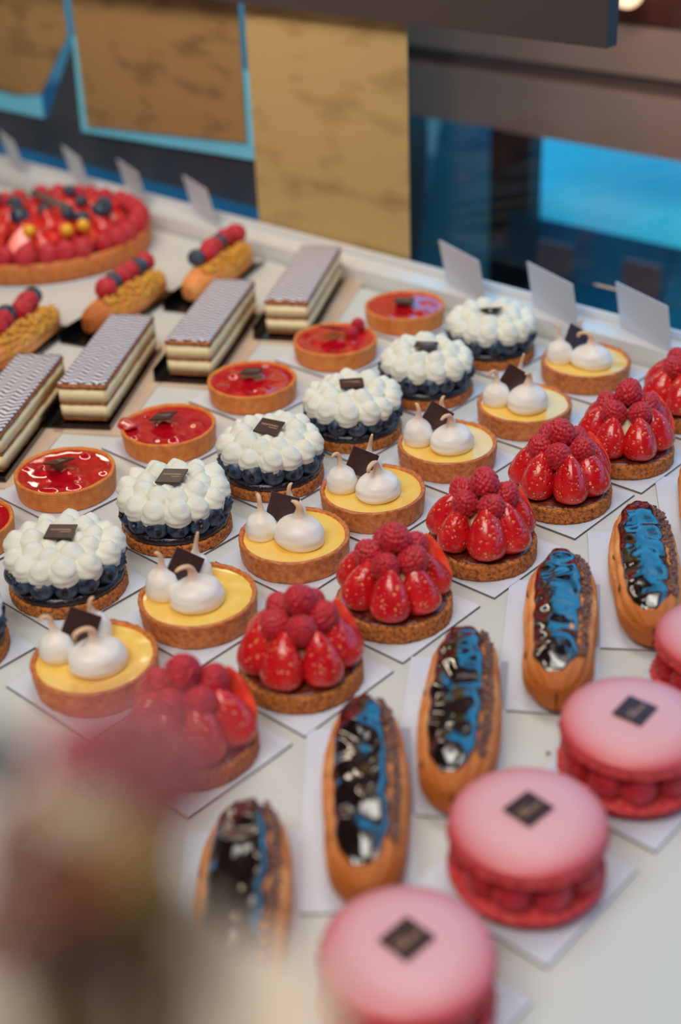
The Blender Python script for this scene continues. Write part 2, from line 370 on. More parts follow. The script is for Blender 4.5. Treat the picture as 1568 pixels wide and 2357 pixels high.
def disc_mesh(name, R, z, mats, fn, nr=26, na=96):
    V = []; 
    for i in range(na):
        a = 2*PI*i/na
        for j in range(1, nr+1):
            r = R*(j/nr); x, y = r*math.cos(a), r*math.sin(a); V.append((x, y, z+fn(x, y, r)))
    F = grid_faces(na, nr, True, False); V.append((0, 0, z+fn(0, 0, 0))); c = len(V)-1
    for i in range(na): F.append((i*nr, ((i+1) % na)*nr, c))
    return mesh(name, V, F, mats)
def jelly_fn(seed, R):
    rnd = random.Random(seed); L_ = [(rnd.uniform(-.026, .026), rnd.uniform(-.026, .026), rnd.uniform(.003, .006), rnd.uniform(.0008, .0026)) for _ in range(13)]
    def fn(x, y, r):
        h = .00025*noise.noise(Vector((x*110, y*110, seed)))
        for lx, ly, lr, lh in L_:
            d = math.hypot(x-lx, y-ly)/lr
            if d < 1.6: h += lh*math.exp(-d*d*1.6)
        e = max(0, (r/R-.86)/.14); return h*(1-e)+.0006*e
    return fn
JEL = [disc_mesh('red_jelly', TR-.0032, TH-.0026, ['jelly'], jelly_fn(i, TR-.0032)) for i in range(3)]
CURD = [disc_mesh('lemon_curd', TR-.0032, TH-.0022, ['curd'], lambda x, y, r, i=i: .0004*noise.noise(Vector((x*90, y*90, i)))+.0007*(r/TR)**6) for i in range(2)]
def biscuit(R, H, seed, m='cookie'):
    def wob(a, r, z):
        q = noise.noise(Vector((math.cos(a)*2.2+seed*5, math.sin(a)*2.2, 0)))
        q2 = noise.noise(Vector((math.cos(a)*26+seed, math.sin(a)*26, z*800)))
        q3 = noise.noise(Vector((math.cos(a)*60+seed, math.sin(a)*60, z*2000)))
        k = min(1, r/R); return r*(1+.012*q)+k*(.0006*q2+.0004*q3), z+(.0005*q2 if z > .001 else 0)
    pr = [(0, 0), (R-.002, 0), (R-.0006, .0006)]+[(R, .0006+(H-.0016)*i/6) for i in range(7)]+[(R-.0006, H-.0003), (R-.002, H), (R-.006, H), (0, H)]
    return mesh('biscuit_base', *lathe(pr, 150, wob), [m])
BIS_B = [biscuit(.0385, .0085, i) for i in range(2)]; BIS_S = [biscuit(.0365, .0115, i+4) for i in range(2)]
def jam_mesh(R, z0, z1, m, seed):
    def wob(a, r, z): q = noise.noise(Vector((math.cos(a)*7+seed*4, math.sin(a)*7, z*200))); return r*(1+.02*q), z+.0006*q*(z > z0)
    return mesh('jam_layer', *lathe([(0, z0), (R, z0), (R, z0+(z1-z0)*.5), (R-.001, z1-.0006), (R-.0025, z1), (R*.7, z1+.0004), (0, z1+.0006)], 110, wob), [m])
JAM_B = jam_mesh(.0372, .0079, .0140, 'jam', 1); JAM_S = jam_mesh(.0338, .0108, .0126, 'redjam', 2)
CONE = mesh('custard_mound', *lathe([(0, .011), (.020, .011), (.019, .022), (.012, .034), (.006, .040), (0, .041)], 40), ['custard'])
CREAMC = mesh('cream_centre', *lathe([(0, .012), (.029, .012), (.028, .020), (.022, .030), (.012, .0335), (0, .0345)], 48), ['cream'])

CARD_S = .077
def card_mesh(sx_, sy_, th=.0016):
    V, F = box(sx_, sy_, th, 0, (0, 0, th/2)); V = [Vector(v) for v in V]
    fm = []
    for f in F:
        zz = sum(V[i].z for i in f)/4; fm.append(0 if zz > th*.9 else 1)
    return mesh('card', V, F, ['card', 'cardedge'], smooth=False, fm=fm)
CARD = card_mesh(CARD_S, CARD_S); ECARD = card_mesh(.058, .135, .0012); CT = .0016

ORD = ['nearest', 'second', 'third', 'fourth', 'fifth', 'sixth', 'seventh', 'eighth']
def card(x, y, label, rz=AX):
    return thing('pastry_card', label, 'card', (x, y, .0002), rz, 'white cards under the tarts', CARD)

def red_tart(x, y, rz, label, v, pl):
    card(x, y, 'white square card under the ' + label[1])
    t = thing('jelly_tart', label[0], 'tart', (x, y, CT+.0003), 0, 'red jelly tartlets in the back row')
    ob('tart_shell', SH_RED[v % 3], t, (0, 0, 0), (0, 0, rz)); ob('red_jelly', JEL[v % 3], t, (0, 0, 0), (0, 0, rz*2))
    px, py, tilt, prz = pl; plaque(t, (px, py, TH+.0022+(abs(math.sin(tilt[0]))+abs(math.sin(tilt[1])))*.007), (tilt[0], tilt[1], prz), 1.0)
    return t
def blue_tart(x, y, rz, label, v, prz, ptilt=(0, 0), seed=0):
    rnd = random.Random(seed); card(x, y, 'white square card under the ' + label[1])
    t = thing('blueberry_tart', label[0], 'tart', (x, y, CT+.0003), 0, 'blueberry and cream tarts')
    ob('biscuit_base', BIS_B[v % 2], t, (0, 0, 0), (0, 0, rz)); ob('jam_layer', JAM_B, t, (0, 0, 0), (0, 0, rz))
    n = 14
    for i in range(n):
        a = rz+2*PI*i/n+rnd.uniform(-.05, .05); d = rnd.uniform(.0152, .0176)
        ob('blueberry', BLUE[i % 3], t, (.0326*math.cos(a), .0326*math.sin(a), .0130+d*.46), (rnd.uniform(.9, 1.9), rnd.uniform(-.4, .4), a-PI/2+rnd.uniform(-.6, .6)+PI), d)
    ob('cream_centre', CREAMC, t)
    for R, n, z, s, hs in ((.0283, 13, .0222, .0188, .80), (.0185, 9, .0270, .0184, .78), (.0088, 5, .0275, .0150, .72)):
        off = rnd.random()*6
        for i in range(n):
            a = off+2*PI*i/n+rnd.uniform(-.06, .06); q = s*rnd.uniform(.93, 1.1)
            til = .45*(R/.028)
            ob('cream_dollop', DOLL[rnd.randrange(5)], t, (R*math.cos(a), R*math.sin(a), z), (-til*math.sin(a)*-1*1, til*math.cos(a), 0) if 0 else Euler((0, til*.6, a)), (q, q, q*hs))
    plaque(t, (0, 0, .0425), (ptilt[0], ptilt[1], prz), 1.03)
    return t
def lemon_tart(x, y, rz, label, v, seed=0):
    rnd = random.Random(seed); card(x, y, 'white square card under the ' + label[1])
    t = thing('lemon_tart', label[0], 'tart', (x, y, CT+.0003), 0, 'lemon meringue tartlets')
    ob('tart_shell', SH_LEM[v % 3], t, (0, 0, 0), (0, 0, rz)); ob('lemon_curd', CURD[v % 2], t, (0, 0, 0), (0, 0, rz))
    z = TH-.0030
    ob('meringue_kiss', KISS[seed % 3], t, (.002+rnd.uniform(-.002, .002), -.007, z), (0, 0, rnd.uniform(2.4, 4.2)), (.035, .031, .0215))
    ob('meringue_kiss', KISS[(seed+1) % 3], t, (-.0215, .004, z), (0, 0, rnd.uniform(1.8, 4)), (.0225, .0225, .0220))
    ob('meringue_kiss', KISS[3 if seed % 2 else 1], t, (-.002, .021, z), (0, 0, rnd.uniform(-.5, .8)), (.021, .021, .0200))
    p = plaque(t, (-.007, .0085, z+.0185), (1.05+rnd.uniform(-.15, .15), rnd.uniform(.3, .65), rnd.uniform(-.25, .15)), 1.12, False)
    return t
def straw_tart(x, y, rz, label, v, seed=0, cut=True):
    rnd = random.Random(seed); card(x, y, 'white square card under the ' + label[1])
    t = thing('strawberry_tart', label[0], 'tart', (x, y, CT+.0003), 0, 'strawberry and raspberry tarts')
    ob('biscuit_base', BIS_S[v % 2], t, (0, 0, 0), (0, 0, rz)); ob('jam_layer', JAM_S, t, (0, 0, 0), (0, 0, rz)); ob('custard_mound', CONE, t)
    n = 7
    for i in range(n):
        a = -PI/2+.42+2*PI*i/n+rnd.uniform(-.06, .06)+rz*.2
        s = rnd.uniform(.032, .036); w_ = s*rnd.uniform(.92, 1.08)
        R = .0272
        if cut and i == 2:
            # sliced berry showing its bright cut face, standing at the right
            a = .10; m = Matrix.Rotation(-.16, 4, 'Y') @ Matrix.Rotation(-.42, 4, 'X') @ Matrix.Rotation(-.15, 4, 'Z')
            o = ob('strawberry_half', HALF[seed % 2], t); m.translation = (.0272*math.cos(a), .0272*math.sin(a)-.002, .0128)
            o.matrix_local = m @ Matrix.Diagonal((w_*.86, w_*.9, s*1.08, 1)); o['label'] = 'sliced strawberry with bright orange-red cut face'
        else:
            m = Matrix.Rotation(a, 4, 'Z') @ Matrix.Rotation(-.27+rnd.uniform(-.08, .08), 4, 'Y') @ Matrix.Rotation(rnd.random()*6, 4, 'Z')
            m.translation = (R*math.cos(a), R*math.sin(a), .0125); o = ob('strawberry', STRAW[rnd.randrange(4)], t); o.matrix_local = m @ Matrix.Diagonal((w_, w_, s, 1))
    for i in range(5):
        a = .35+2*PI*i/5+rnd.uniform(-.12, .12)+rz; d = rnd.uniform(.0178, .0202)
        ob('raspberry', RASP[rnd.randrange(4)], t, (.0150*math.cos(a), .0150*math.sin(a), .0430+rnd.uniform(-.001, .001)), (rnd.uniform(-.3, .3), .55, a), d)
    ob('raspberry', RASP[seed % 4], t, (rnd.uniform(-.002, .002), rnd.uniform(0, .003), .0535), (rnd.uniform(-.4, .4), rnd.uniform(-.4, .4), rz), .0200)
    return t

# ------------------------------------------------------------ eclair
EL, EW, EH = .0690, .0212, .0300
def ecl_pt(t, ph, k=1.0, off=0.0, seed=0, rg=1.0):
    f = (1-abs(t)**(4.0 if t < 0 else 5.0))**(1/2.2) if abs(t) < 1 else 0
    w_ = EW*f*(1+.04*math.sin(t*5+seed)); zc = EH*.42
    ridge = 1+.034*rg*math.cos(15*ph+.4*math.sin(3*t))*f
    c, s = math.cos(ph), math.sin(ph)
    x = math.copysign(abs(c)**.85, c)*w_*ridge
    hz = (EH-zc)*(.35+.65*f) if s > 0 else zc*(.45+.55*f)
    z = zc+math.copysign(abs(s)**(.9 if s > 0 else .7), s)*hz*(ridge if s > 0 else 1)
    q = noise.noise(Vector((t*3+seed*9, c*1.5, s*1.5)))
    x += .0008*q*k; z += .0006*q*k if s > 0 else 0
    nrm = Vector((c/max(w_, .002), t**5*.0, s/.016)); nrm.normalize()
    if off: x += nrm.x*off; z += nrm.z*off
    return Vector((x, t*(EL+(off if abs(t) > .9 else 0)), z))
def eclair_body(seed):
    nt, na = 64, 72; V = []
    for i in range(nt):
        t = -math.cos(PI*i/(nt-1))*.9999
        for j in range(na): V.append(ecl_pt(t, 2*PI*j/na, 1, 0, seed))
    F = grid_faces(nt, na, False, True)
    return mesh('choux_body', V, F, ['choux'])
def eclair_glaze(seed):
    rnd = random.Random(seed); nt, na = 90, 40; V = []
    for i in range(nt):
        q = i/(nt-1); t = -.88+q*1.855
        endw = min(1, (max(0, q)/.14)**.42) if q < .14 else 1
        e2 = min(1, math.sqrt(max(0, 1-q)/.05)) if q > .95 else 1
        e = endw*e2
        n1 = noise.noise(Vector((t*7+seed*5, 0, 0)))*.10; n2 = noise.noise(Vector((t*7+seed*5, 9, 0)))*.08
        tt = t+.03*n1
        a0, a1 = math.radians(60)+n1, math.radians(137)+n2; mid = (a0+a1)/2
        a0 = mid+(a0-mid)*e; a1 = mid+(a1-mid)*e
        for j in range(na):
            c = j/(na-1); ph = a0+(a1-a0)*c
            prof = (1-abs(2*c-1)**6)**.5*min(1, e*1.2)
            th = -.0010+.0030*prof+.0020*noise.noise(Vector((c*2.8, t*5.0, seed*3)))*prof
            V.append(ecl_pt(tt, ph, 1, th, seed%3, .12))
    return mesh('chocolate_glaze', V, grid_faces(nt, na, False, False), ['glaze'])
def eclair_nibs(seed):
    rnd = random.Random(seed); parts = []
    for i in range(280):
        t = rnd.uniform(-.66, .95); ph = math.radians(53)+rnd.gauss(0, .065)
        p = ecl_pt(t, ph, 1, .0008+rnd.uniform(0, .0012), seed%3); s = rnd.uniform(.0008, .0017)
        R = Euler((rnd.random()*6, rnd.random()*6, rnd.random()*6)).to_matrix()
        V, F = ico(1); V = [p+R @ (Vector(v)*s*Vector((1, .6, .75)).length*.6) for v in V]; V = [v+Vector((rnd.uniform(-1, 1), rnd.uniform(-1, 1), rnd.uniform(-1, 1)))*s*.3 for v in V]
        parts.append((V, F))
    return mesh('cocoa_nibs', *join(*parts), ['nibs'], smooth=False)
EB = [eclair_body(i) for i in range(3)]; EG = [eclair_glaze(i) for i in range(6)]; EN = [eclair_nibs(i) for i in range(3)]
SCAR = mesh('browned_crack', *sweep([(0, -.5, 0), (.05, -.2, .1), (-.04, .1, .12), (.05, .5, 0)], [.02, .12, .1, .02], 8), ['scar'])
def eclair(x, y, rz, label, i, cardoff=(0, 0)):
    rnd = random.Random(i*3+1)
    c = thing('eclair_card', 'white rectangular card under the '+label[1], 'card', (x+cardoff[0], y+cardoff[1], .0002), rz, 'rectangular cards under the eclairs', ECARD)
    t = thing('chocolate_eclair', label[0], 'eclair', (x, y, .0014), rz, 'chocolate eclairs')
    ob('choux_body', EB[i % 3], t); 
    g_ = ob('chocolate_glaze', EG[i % 6], t); n_ = ob('cocoa_nibs', EN[i % 3], t); n_['kind'] = 'stuff'
    for k in range(3):
        tt = rnd.choice([-.75, -.45, .1, .3])+rnd.uniform(-.08, .08); ph = math.radians(rnd.choice([150, 160, 100 if tt < -.6 else 155]))
        p = ecl_pt(tt, ph, 1, -.0004, i % 3); ob('browned_crack', SCAR, t, p, (0, .6 if ph < 2.5 else -1.0, rnd.uniform(-.4, .4)), (.006, .010, .006))
    return t

# ------------------------------------------------------------ macaron cake
def mac_shell(foot_up):
    def wob(a, r, z):
        q = noise.noise(Vector((math.cos(a)*24, math.sin(a)*24, z*700))); q2 = noise.noise(Vector((math.cos(a)*3, math.sin(a)*3, 1)))
        k = 1 if z < .0052 and r > .02 else 0
        return r*(1+.008*q2)+k*q*.0018, z+k*q*.0004
    H = .0150
    pr = [(0, .0005), (.030, .0003), (.0345, .0006), (.0368, .0016), (.0378, .0028), (.0376, .0042), (.0362, .0050), (.0366, .0058), (.0371, .0070)]
    for i in range(1, 12):
        q = i/11; an = q*PI/2; pr.append((.0372*math.cos(an)**.75 if i < 11 else 0, .0070+(H-.0070)*math.sin(an)))
    V, F = lathe(pr, 140, wob); fm = [1 if sum(V[i][2] for i in f)/len(f) < .0050 else 0 for f in F]
    return V, F, fm
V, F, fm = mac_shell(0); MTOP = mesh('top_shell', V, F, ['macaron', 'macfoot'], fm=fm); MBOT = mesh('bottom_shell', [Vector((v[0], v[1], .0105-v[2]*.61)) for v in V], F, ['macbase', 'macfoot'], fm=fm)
MFILL = mesh('cream_filling', *lathe([(0, 0), (.021, 0), (.0205, .009), (.021, .0200), (0, .0200)], 32), ['macbase'])
def macaron(x, y, label, seed):
    rnd = random.Random(seed); card(x, y, 'white square card under the '+label[1])
    t = thing('raspberry_macaron', label[0], 'macaron', (x, y, CT+.0003), 0, 'pink raspberry macaron cakes')
    ob('bottom_shell', MBOT, t, (0, 0, 0), (0, 0, seed)); ob('cream_filling', MFILL, t, (0, 0, .010))
    for i in range(10):
        a = 2*PI*i/10+rnd.uniform(-.05, .05)+seed*.3
        ob('raspberry', RASP[rnd.randrange(4)], t, (.0276*math.cos(a), .0276*math.sin(a), .0195), (rnd.uniform(-.15, .15), rnd.uniform(-.15, .15), a), (.0190, .0190, .0215))
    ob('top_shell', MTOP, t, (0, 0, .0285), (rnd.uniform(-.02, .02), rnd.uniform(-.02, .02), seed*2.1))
    plaque(t, (0, 0, .0285+.0157), (0, 0, AX+rnd.uniform(-.15, .15)), 1.0)
    return t
# ------------------------------------------------------------ mille-feuille and nut eclair
MW, ML = .040, .150
MT['icing'] = mat('marbled_icing', lin(206, 200, 214), .3, coat=.3)
N, L, B = nodes(MT['icing'])
tc = N.new('ShaderNodeTexCoord'); sx = N.new('ShaderNodeSeparateXYZ'); L.new(tc.outputs['Object'], sx.inputs[0])
tri = mth('ABSOLUTE', mth('SUBTRACT', mth('FRACT', mth('MULTIPLY', sx.outputs['X'], 75)), .5))
nz = N.new('ShaderNodeTexNoise'); nz.inputs['Scale'].default_value = 60; L.new(tc.outputs['Object'], nz.inputs['Vector'])
wv = mth('SINE', mth('ADD', mth('MULTIPLY', sx.outputs['Y'], 1000), mth('ADD', mth('MULTIPLY', tri, 9), mth('MULTIPLY', nz.outputs['Fac'], 5))))
rp = N.new('ShaderNodeValToRGB'); rp.color_ramp.elements[0].position = .45; rp.color_ramp.elements[0].color = lin(226, 226, 240); rp.color_ramp.elements[1].position = .8; rp.color_ramp.elements[1].color = lin(84, 34, 36)
L.new(mth('MULTIPLY_ADD', wv, .5), rp.inputs['Fac']); rp.inputs['Fac'].links[0].from_node.inputs[2].default_value = .5
L.new(rp.outputs['Color'], B.inputs['Base Color'])
def slab(name, w_, l, h, m, amp, seed, bev=.001):
    nx, ny = 14, 44; V = []; F = []
    # closed box with a displaced skin
    bm = bmesh.new(); bmesh.ops.create_cube(bm, size=1)
    for v in bm.verts: v.co = Vector((v.co.x*w_, v.co.y*l, (v.co.z+.5)*h))
    bmesh.ops.bevel(bm, geom=bm.edges[:], offset=bev, segments=2, affect='EDGES')
    bmesh.ops.subdivide_edges(bm, edges=[e for e in bm.edges if e.calc_length() > .02], cuts=24, use_grid_fill=True)
    for v in bm.verts: v.co += Vector((noise.noise(v.co*300+Vector((seed, 0, 0))), noise.noise(v.co*300+Vector((0, seed, 5))), .6*noise.noise(v.co*260+Vector((0, 9, seed)))))*amp
    V = [v.co.copy() for v in bm.verts]; F = [[v.index for v in f.verts] for f in bm.faces]; bm.free()
    return mesh(name, V, F, [m])
LAY = [('pastry_layer', slab('pastry_layer', MW-.001, ML-.001, .0035, 'puff', .0008, 1), .0015),
       ('custard_layer', slab('custard_layer', MW, ML, .0118, 'custard', .0004, 2), .0045),
       ('pastry_layer', slab('pastry_layer', MW+.0004, ML, .0025, 'puff', .0007, 3, .0008), .0160),
       ('custard_layer', slab('custard_layer', MW, ML, .0120, 'custard', .0004, 4), .0182),
       ('pastry_layer', slab('pastry_layer', MW+.0008, ML+.0005, .0040, 'puff', .0007, 5), .0300),
       ('icing', slab('icing', MW-.0002, ML-.002, .0018, 'icing', .0002, 6, .0007), .0337)]
def fold_tray(w_, l, lip):
    return mesh('black_tray', *join(box(w_, l, .001, 0, (0, 0, .0007)), box(.001, l, lip, 0, (-w_/2, 0, lip/2+.0002)), box(.001, l, lip*.3, 0, (w_/2, 0, lip*.15+.0002)), box(w_, .001, lip*.12, 0, (0, -l/2, lip*.06+.0002))), ['black'], smooth=False)
TRAYM = fold_tray(.053, .160, .012); TRAYE = fold_tray(.040, .150, .012)
STRIP = mesh('card_strip', *box(.058, .185, .0008, 0, (0, 0, .0006)), ['kraftstrip'], smooth=False)
def mille(x, y, rz, label):
    st = thing('card_strip', 'tan-edged card strip under the '+label[1], 'card', (x+.010, y-.002, 0), rz-.05, 'tan card strips', STRIP)
    tr_ = thing('black_tray', 'glossy black folded tray holding the '+label[1], 'tray', (x-.004, y-.004, .0012), rz, 'glossy black trays', TRAYM)
    t = thing('mille_feuille', label[0], 'pastry', (x, y, .0029), rz, 'mille-feuille slices')
    for n_, me, z in LAY: ob(n_, me, t, (0, 0, z-.0012))
    return t
def nut_mesh(seed, m):
    rnd = random.Random(seed)
    parts = []
    for i in range(120):
        a = rnd.uniform(math.radians(5), math.radians(72)); y = rnd.uniform(-.040, .060)
        f = (1-abs(y/.066)**3)**.45; p = Vector((.0175*f*math.cos(a), y, .012+.020*f*math.sin(a))); s = rnd.uniform(.0016, .0032)
        V, F = ico(1); R = Euler((rnd.random()*6, rnd.random()*6, rnd.random()*6)).to_matrix()
        parts.append(([p+R @ Vector((v[0]*s, v[1]*s*.7, v[2]*s*.8)) for v in V], F))
    return mesh('nut_crumble', *join(*parts), [m])
NUT = [nut_mesh(1, 'nuts'), nut_mesh(2, 'pist')]
def nut_eclair(x, y, rz, label, seed):
    rnd = random.Random(seed)
    tr_ = thing('black_tray', 'glossy black folded tray holding the '+label[1], 'tray', (x-.003, y-.004, .0004), rz, 'glossy black trays', TRAYE)
    t = thing('nut_eclair', label[0], 'eclair', (x, y, .0018), rz, 'nut eclairs with berries on top')
    ob('choux_body', EB[seed % 3], t, (0, 0, 0), (0, 0, PI*(seed % 2)), (.86, .92, .92))
    for k, m in enumerate(NUT):
        o = ob('nut_crumble' if k == 0 else 'pistachio_crumble', m, t, (0, 0, .0003)); o['kind'] = 'stuff'
    y_ = -.024; k = seed
    while y_ < .056:
        d = rnd.uniform(.0190, .0220) if k % 3 else .0180
        if k % 3 == 0: ob('blueberry', BLUE[k % 3], t, (-.006+rnd.uniform(-.006, .001), y_, .0345), (rnd.random(), rnd.random(), 0), d)
        else: ob('raspberry', RASP[k % 4], t, (-.004+rnd.uniform(-.005, .002), y_, .0350), (rnd.uniform(-1, 1), rnd.uniform(-1, 1), 0), d)
        if k % 4 == 1: ob('raspberry', RASP[(k+1) % 4], t, (-.014, y_+.006, .031), (1, 0, 0), d*.95)
        y_ += d*.78; k += 1
    return t

#@@SETTING
# ------------------------------------------------------------ shop shell and display case
def slabST(name, s0, s1, t0, t1, z0, z1, m, bev=0.0, **props):
    V, F = box(s1-s0, t1-t0, z1-z0, bev); c = sp((s0+s1)/2, (t0+t1)/2, (z0+z1)/2)
    o = ob(name, mesh(name, V, F, [m], smooth=False), None, c, (0, 0, AX), **props); o.scale.y = 1; return o
# local x = US, local y = -VT : mirror harmless for boxes
def tagp(o, label, cat, group=None):
    o['label'] = label; o['category'] = cat
    if group: o['group'] = group
    return o
slabST('floor', -3.2, 1.05, -3.5, 2.5, -1.0, -.9, 'stone', kind='structure')
slabST('pavement', 1.05, 9, -9, 5, -1.2, -1.0, 'pave', kind='structure')
slabST('ceiling', -3.2, 1.05, -3.5, 2.5, 2.0, 2.1, 'stone', kind='structure')
slabST('wall_back', -3.3, -3.2, -3.5, 2.5, -1.0, 2.1, 'stone', kind='structure')
slabST('wall_sky_block', 1.05, 1.25, -3.5, 2.5, .74, 2.1, 'brownd', kind='structure')  # unseen header added to cut the sky's reflection in the eclair glaze
slabST('wall_left', -3.2, 1.05, -3.6, -3.5, -1.0, 2.1, 'stone', kind='structure')
slabST('wall_right', -3.2, 1.05, 2.5, 2.6, -1.0, 2.1, 'stone', kind='structure')
shelf = slabST('display_shelf', -.45, .955, -2.2, 1.2, -.03, 0, 'board', .002)
tagp(shelf, 'wide white display shelf carrying all the pastries', 'shelf')
lg = thing('window_ledge', 'raised white ledge running along the shop window behind the price cards', 'ledge', sp(.98, -.6, 0), AX)
for nm, (s0, s1, z0, z1) in {'ledge_board': (-.018, .035, -.03, .012), 'front_lip': (-.0195, -.0182, -.005, .0155), 'upper_lip': (.0165, .0205, .0122, .020)}.items():
    ob(nm, mesh(nm, *box(s1-s0, 3.2, z1-z0, .001, ((s0+s1)/2, 0, (z0+z1)/2)), ['ledge'], smooth=False), lg)
win = ob('window_1', mesh('glass_pane', *box(.006, 3.4, 1.5), ['glass'], smooth=False), None, sp(1.04, -.7, .775), (0, 0, AX), kind='structure')
# window frame: bottom rail and tapering post, slate coloured
def quad_prism(name, pts, s0, s1, m, parent=None):
    """pts [(t,z)] outline in the window plane, extruded from s0 to s1"""
    n = len(pts); V = [sp(s0, t, z) for t, z in pts]+[sp(s1, t, z) for t, z in pts]
    F = [tuple(range(n)), tuple(range(2*n-1, n-1, -1))]+[(i, (i+1) % n, (i+1) % n+n, i+n) for i in range(n)]
    return ob(name, mesh(name, V, F, [m], smooth=False), parent)
quad_prism('trim_1', [(-2.2, .026), (-1.040, .026), (-1.034, .180), (-1.049, .178), (-1.052, .086), (-1.20, .073), (-1.345, .070), (-1.336, .178), (-1.352, .176), (-1.425, .078), (-2.2, .066)], 1.020, 1.026, 'slate')['kind'] = 'structure'
quad_prism('trim_2', [(-2.2, .251), (-.60, .251), (-.60, .33), (-2.2, .33)], .984, 1.000, 'slatedark')['kind'] = 'structure'
def sheet(pts, m, label, s=1.005, th=.0012, back=None):
    """paper hung on the glass; own origin at its lower left"""
    t0 = min(p[0] for p in pts); o0 = sp(s, t0, 0)
    n = len(pts); inv = Matrix.Rotation(-AX, 3, 'Z')
    V = [inv @ (sp(s+d, t, z)-o0) for d in (0, th) for t, z in pts]
    # rotate so that local x runs along the sheet
    R = Matrix.Rotation(PI/2, 3, 'Z'); V = [R @ v for v in V]
    F = [tuple(range(n)), tuple(range(2*n-1, n-1, -1))]+[(i, (i+1) % n, (i+1) % n+n, i+n) for i in range(n)]
    o = ob('menu_sheet', mesh('menu_sheet', V, F, [m], smooth=False), None, o0, (0, 0, AX-PI/2)); tagp(o, label, 'menu', 'paper menus hung on the window'); return o, t0
S1, _ = sheet([(-1.040, .0175), (-.826, .0135), (-.826, .62), (-1.040, .62)], 'kraft', 'large kraft paper menu sheet reaching lowest, in the middle of the window', 1.004)
S2, _ = sheet([(-1.336, .080), (-1.060, .100), (-1.052, .62), (-1.336, .62)], 'kraftb', 'kraft paper menu sheet edged below and beside in bright blue, left of the largest sheet', 1.012)
S3, _ = sheet([(-2.1, .105), (-1.47, .100), (-1.42, .108), (-1.352, .184), (-1.345, .62), (-2.1, .62)], 'kraftb', 'dark brown paper menu sheet in the upper left corner', 1.012)
for nm, pts in (('blue_border', [(-1.352, .070), (-1.049, .082), (-1.045, .176), (-1.062, .176), (-1.064, .130), (-1.330, .130), (-1.330, .182), (-1.346, .182)]),):
    o = quad_prism('blue_backing', pts, 1.0145, 1.0175, 'bluef'); tagp(o, 'bright blue backing frame showing around the middle paper menu sheet', 'frame')
o = quad_prism('blue_backing', [(-2.1, .072), (-1.428, .076), (-1.428, .125), (-2.1, .13)], 1.0145, 1.0175, 'bluef'); tagp(o, 'bright blue backing strip under the upper left menu sheet', 'frame')
# price cards
TAG = mesh('price_card', *join(box(.070, .0008, .045, 0, (0, 0, .0225)), box(.070, .006, .0008, 0, (0, .003, .0004))), ['tag'], smooth=False)
tags = [(.981, -.541, 'nearest the right edge of the picture'), (.978, -.633, 'second from the right edge of the picture'), (.978, -.735, 'third from the right edge of the picture'), (.986, -1.108, 'just left of the big kraft menu sheet'), (.987, -1.224, 'second to the left of the big menu sheet'), (.988, -1.330, 'under the dark window post'), (.988, -1.46, 'at the left edge of the picture')]
for s_, t_, lb in tags:
    o = thing('price_card', 'blank white price card, '+lb, 'price card', sp(s_, t_, .0124), AX-PI/2, 'price cards along the ledge', TAG)
    o.rotation_euler = (.20, 0, AX-PI/2-.36)
# things seen beyond the window
fas = thing('counter_fascia', 'blurred grey-brown slatted fascia beyond the window, upper right', 'fascia', sp(1.52, -.6, -.9), AX)
def fpart(name, s0, s1, t0, t1, z0, z1, m, par):
    V, F = box(s1-s0, t1-t0, z1-z0, .001); c = par.matrix_world
    o = ob(name, mesh(name, V, F, [m], smooth=False), par, (0, 0, 0)); 
    pl_ = par.location; d = sp((s0+s1)/2, (t0+t1)/2, (z0+z1)/2)-pl_
    o.location = Matrix.Rotation(-AX, 3, 'Z') @ d; return o
fpart('plank', 1.50, 1.53, -1.26, .4, .006, .078, 'brownb', fas); fpart('groove_board', 1.52, 1.54, -1.26, .4, .078, .100, 'brownd', fas)
fpart('plank', 1.505, 1.53, -1.26, .4, .100, .160, 'brownb', fas); fpart('top_board', 1.51, 1.53, -1.7, -.93, .160, .26, 'brownd', fas)
fpart('post', 1.50, 1.56, -1.30, -1.245, -.9, .16, 'brownd', fas)
fpart('post', 1.515, 1.56, .34, .40, -.9, .0, 'brownd', fas)
rb = slabST('red_brown_box', 1.50, 1.62, -.925, -.3, .1605, .26, 'rustbox', .003); tagp(rb, 'rust brown box standing on the blurred fascia in the top right corner', 'box')
lw = thing('globe_lamp', 'cream globe lamp just entering the top right edge', 'lamp', sp(1.46, -.865, .205), 0, None, mesh('globe', *ico(3, lambda V: V*.018), ['lampw']))
bp_ = thing('blue_cabinet', 'bright blue panelled cabinet seen blurred through the window at right', 'cabinet', sp(1.56, -.6, -.9), AX)
def lean(name, s0, z0, s1, z1, t0, t1, m):
    """a sloping panel of the cabinet, 1.5 cm thick"""
    Rm = Matrix.Rotation(-AX, 3, 'Z'); V = [Rm @ (sp(s_, t_, z_)-bp_.location) for t_ in (t0, t1) for s_, z_ in ((s0, z0), (s1, z1), (s1+.012, z1-.012), (s0+.012, z0-.012))]
    F = [(0, 1, 2, 3), (7, 6, 5, 4)]+[(i, (i+1) % 4, (i+1) % 4+4, i+4) for i in range(4)]
    return ob(name, mesh(name, V, F, [m], smooth=False), bp_)
lean('bright_panel', 1.565, -.128, 1.69, -.040, -1.19, .3, 'blueb'); fpart('dark_post', 1.505, 1.535, -1.092, -1.026, -.9, .0055, 'dark', bp_)
lean('dim_panel', 1.50, -.30, 1.58, .0, -1.235, -1.093, 'bluem'); lean('lower_panel', 1.46, -.32, 1.55, -.1235, -1.09, .3, 'blued')
for t_ in (-.975, -.84): fpart('square_vent', 1.495, 1.503, t_-.028, t_+.028, -.175, -.132, 'brownd', bp_)
